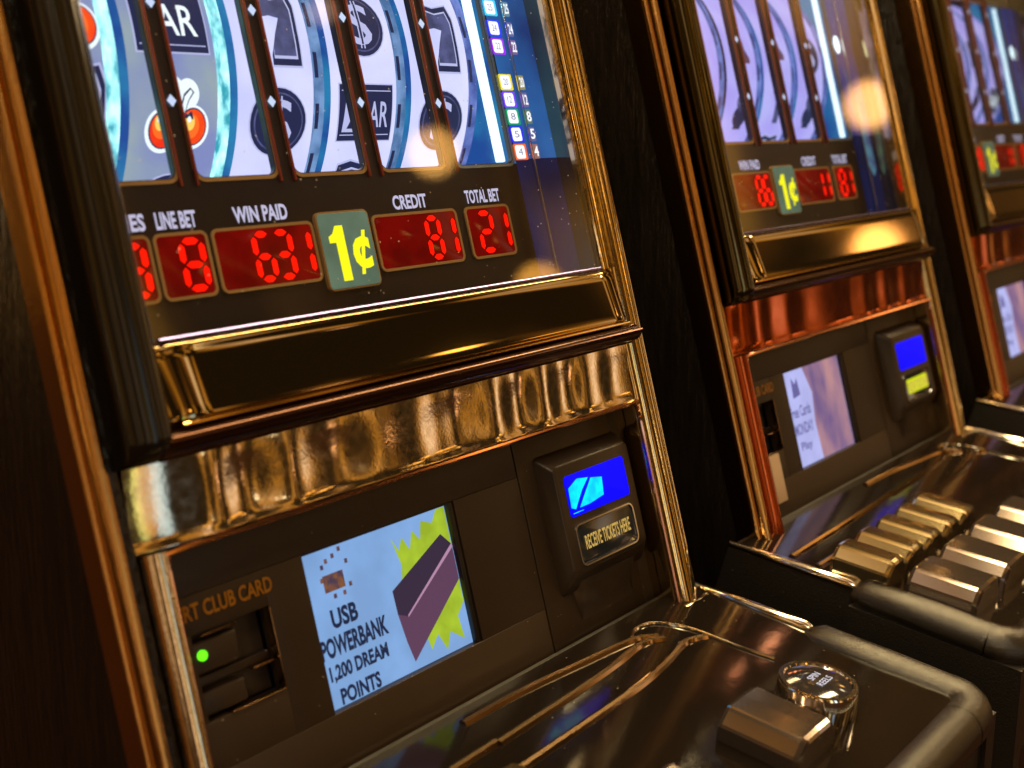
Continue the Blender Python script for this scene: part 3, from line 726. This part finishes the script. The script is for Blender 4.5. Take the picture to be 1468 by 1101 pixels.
def ginv(x, y, z):                   # root-relative world point -> s,h,o
    z -= H0
    return (x+.14, y*ST+z*CT, -y*CT+z*ST)
K = .383
def dh(o, lift=0.): return -.1500-K*o+lift
def onp(s, o, lift=0.):              # point on the deck top, lift along the deck normal
    n = math.hypot(1, K)
    return (s, -.1500-K*o+lift/n, o+lift*K/n)
def barrel(mb, s0, s1, o0, o1, lo, hi):
    """a button cap whose top is a ridge running towards the player"""
    w = s1-s0
    pr = [(s0+.001, .002), (s0, .004), (s0, lo-.002), (s0+.0012, lo)]
    c_ = min(.010, w*.24)
    pr += [(s0+c_*.8, hi-.0022), (s0+c_, hi-.0008), (s0+c_+.0018, hi)]
    pr += [(s0+w/2, hi+.0003)]
    pr += [(s1-c_-.0018, hi), (s1-c_, hi-.0008), (s1-c_*.8, hi-.0022)]
    pr += [(s1-.0012, lo), (s1, lo-.002), (s1, .004), (s1-.001, .002)]
    rs = []
    for o, e in ((o0, .0035), (o0+.0012, .0012), (o0+.004, 0), (o1-.004, 0), (o1-.0012, .0012), (o1, .0035)):
        rs.append([onp(s0+e+(a-s0)*(w-2*e)/w, o, l-(e if l > .01 else 0)) for a, l in pr])
    mb.rings(rs)
def deck(root, first, P):
    # top and body
    def body(mb):
        pr = [onp(0, -.02), onp(0, .215), onp(0, .228, -.004), onp(0, .233, -.012)]
        fb = onp(0, .233, -.012); x, y, z = 0, -fb[2]*CT+fb[1]*ST, fb[1]*CT+fb[2]*ST
        q = ginv(-.14, y+.004, z+H0-.085); q2 = ginv(-.14, .02, z+H0-.085)
        pr += [(0, q[1], q[2]), (0, q2[1], q2[2])]
        mb.ext_s([(p[1], p[2]) for p in pr], -.156, .416)
    P('button_deck', 'deckbody', leatherside, body)
    d = root.children[-1] if False else [o for o in bpy.data.objects if o.parent == root and o.name.startswith('button_deck')][-1]
    PD = lambda name, key, mats, fn, **kw: P(name, key, mats, fn, par=d, **kw)
    def top(mb):
        a = [onp(s, o, .0015) for s, o in ((-.150, -.015), (.410, -.015), (.410, .222), (-.150, .222))]
        b = [onp(s, o, .0040) for s, o in ((-.148, -.013), (.408, -.013), (.408, .220), (-.148, .220))]
        mb.rings([a, b])
    PD('deck_top', 'decktop', deckm, top)
    # back riser between panel and deck
    PD('deck_riser', 'driser', blackgloss, lambda mb: mb.box(-.120, .400, -.170, -.1465, -.02, -.004, .002))
    # raised moulded ridges
    R = [[(.10, .000), (.160, .001), (.223, .006), (.284, .012), (.305, .022)],
         [(.10, .030), (.188, .027), (.243, .024), (.285, .020), (.306, .027)],
         [(.10, .056), (.22, .053), (.271, .048), (.312, .041), (.334, .047)],
         [(-.14, .033), (-.02, .031), (.10, .028)], [(-.14, .058), (-.02, .058), (.10, .056)]]
    for q, pts in enumerate(R):
        PD('deck_ridge', 'rdg%d' % q, ridgem, lambda mb: mb.tube([onp(*p[:2], .0035) for p in [(a, b, 0) for a, b, _ in smooth([(a, b, 0) for a, b in pts], 6)]], .0036, 8))
    bl = [(.286, .010), (.300, .004), (.318, .006), (.330, .018), (.337, .038), (.339, .073), (.343, .100)]
    PD('deck_edge_line', 'dline', silver, lambda mb: mb.tube([onp(a, b, .0045) for a, b, _ in smooth([(a, b, 0) for a, b in bl], 6)], .0017, 8))
    # side rails: chrome at the back, leather bolster from the middle on
    for sgn, s0 in ((-1, -.1530), (1, .4125)):
        PD('deck_rail', 'rail%d' % sgn, silver, lambda mb: mb.tube([onp(s0, -.02, .002), onp(s0, .02, .003), onp(s0, .092, .004), onp(s0, .099, .003)], [.0035, .0045, .0055, .003], 12))
        PD('armrest', 'arm%d' % sgn, leather, lambda mb: mb.tube([onp(s0-sgn*.004, o, l_) for o, l_ in ((.096, -.008), (.100, -.006), (.108, -.004), (.160, -.005), (.206, -.006))], [.0090, .0135, .0165, .0175, .0175], 18))
        def corner(mb):
            c = [onp(s0-sgn*.004, .2065, -.006), onp(s0-sgn*.005, .2150, -.006), onp(s0-sgn*.012, .2230, -.007), onp(s0-sgn*.024, .2260, -.008), onp(s0-sgn*.040, .2265, -.008)]
            mb.tube([tuple(v) for v in smooth(c, 4)], .0178, 18)
        PD('armrest_corner', 'armc%d' % sgn, leather, corner)
    def sideplate(mb, a, b):
        pr = [onp(0, .098, -.010), onp(0, .236, -.012)]
        fb = pr[-1]; z = fb[1]*CT+fb[2]*ST; y = -fb[2]*CT+fb[1]*ST
        q = ginv(-.14, y+.002, z+H0-.092); fb = pr[0]; y = -fb[2]*CT+fb[1]*ST
        q2 = ginv(-.14, y, z+H0-.092)
        mb.ext_s([(p[1], p[2]) for p in pr]+[(q[1], q[2]), (q2[1], q2[2])], a, b)
    PD('armrest_side', 'armsL', leatherside, lambda mb: sideplate(mb, -.1662, -.1500))
    PD('armrest_side', 'armsR', leatherside, lambda mb: sideplate(mb, .4080, .4256))
    PD('front_rail', 'frail', copper if not first else leather, lambda mb: mb.tube([onp(s, .2265, -.008) for s in (-.112, .13, .372)], .0175, 18))  # brown-orange sheen put into the rail's colour, except on the first machine
    # row of five small buttons in one block
    for k in range(5):
        s0 = -.149+k*.0445
        def bt(mb, s0=s0):
            barrel(mb, s0, s0+.0420, .070, .121, .022, .0310)
        b = PD('small_button', 'sb%d' % k, btnm, bt, flat=True)
    # big buttons
    spots = [(-.134, .130, .060, .058), (-.062, .130, .062, .058), (.012, .130, .062, .058), (.086, .130, .062, .058), (.212, .122, .058, .058)]
    for k, (s0, o0, w, dd) in enumerate(spots):
        def bb(mb):
            barrel(mb, s0, s0+w, o0, o0+dd, .0165, .0262)
        PD('large_button', 'lb_%d' % k, btnm2, bb, flat=True)
    # round button
    cs, co = .303, .150
    def rnd(mb, r0, r1, l0, l1, bulge=0):
        rs = []
        for r_, l_ in ((r0, l0), (r0, l1-.002), (r0-.001, l1), (r1, l1), (r1-.002, l1-.002)):
            rs.append([onp(cs+r_*math.cos(2*PI*k/40), co+r_*math.sin(2*PI*k/40), l_) for k in range(40)])
        mb.rings(rs)
    PD('round_button', 'rb', silver, lambda mb: rnd(mb, .0275, .0235, .002, .0250))
    PD('button_cap', 'rbc', pbr('dark_cap', (.05, .045, .05), .08, .4, coat=.6), lambda mb: mb.rings([[onp(cs+r_*math.cos(2*PI*k/40), co+r_*math.sin(2*PI*k/40), l_) for k in range(40)] for r_, l_ in ((.0230, .020), (.0225, .0240), (.016, .0255), (.008, .0262))]))
    def rl(mb):
        for tx, y_ in (('SPIN', .0035), ('REELS', -.0045)):
            t = text_bm(tx, .0050, None, bold=.01)
            mb.merge(t, lambda c: onp(cs+c.x, co-(c.y+y_), .0266))
    PD('button_lettering', 'rbl', emi('button_white', (.75, .72, .8), .8), rl, flat=True, recalc=False)

scr0 = emi('screen_sky_blue', (.20, .36, .66), 1.0, noise=.15, nscale=30)
scr1 = emi('screen_pale_lilac', (.42, .44, .80), 1.0, noise=.12, nscale=30)
slot_machine(0, .14, 0, 'nearest slot machine, gold chrome surround, blue screen reading USB POWERBANK', dict(
    reels=[{1: 'cherry', 0: 'seven'}, {1: 'bar', 0: 'cherry', -1: 'dollar'}, {1: 'seven', 0: 'dollar', -1: 'bar'}, {1: 'dollar', 0: 'double', -1: 'seven'}, {1: 'seven', 0: 'dollar', -1: 'bar'}],
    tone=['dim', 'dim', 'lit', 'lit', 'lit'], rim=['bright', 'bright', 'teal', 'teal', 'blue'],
    dig=['18', '8', '631', '81', '21'], screen=0, scrmat=scr0))
slot_machine(1, .79, .0105, 'middle slot machine, copper red surround, lilac screen with a pink picture', dict(
    reels=[{1: 'seven', 0: 'stack'}, {1: 'one', 0: 'one', -1: 'dollar'}, {1: 'bell', 0: 'stack', -1: 'bar'}, {1: 'bell', 0: 'one', -1: 'seven'}, {1: 'dollar', 0: 'stack', -1: 'bar'}],
    tone=['blue']*5, rim=['blue']*5, dig=['11', '1', '86', '11', '81'], screen=1, scrmat=scr1))
slot_machine(2, 1.45, .0255, 'farthest slot machine at the right edge, copper red surround, mostly out of view', dict(
    reels=[{1: 'bell', 0: 'bar'}, {1: 'bar', 0: 'stack', -1: 'dollar'}, {1: 'seven', 0: 'bar', -1: 'bar'}, {1: 'bar', 0: 'stack', -1: 'seven'}, {1: 'dollar', 0: 'bar', -1: 'bar'}],
    tone=['blue']*5, rim=['blue']*5, dig=['88', '8', '88', '11', '8'], screen=1, scrmat=scr1))

# ------------------------------------------------------------------ floor
bm = bmesh.new()
fl = bmesh.ops.create_grid(bm, x_segments=1, y_segments=1, size=8)
me = bpy.data.meshes.new('floor'); bm.to_mesh(me); bm.free(); me.materials.append(carpet)
f = link('floor', me); f['kind'] = 'structure'
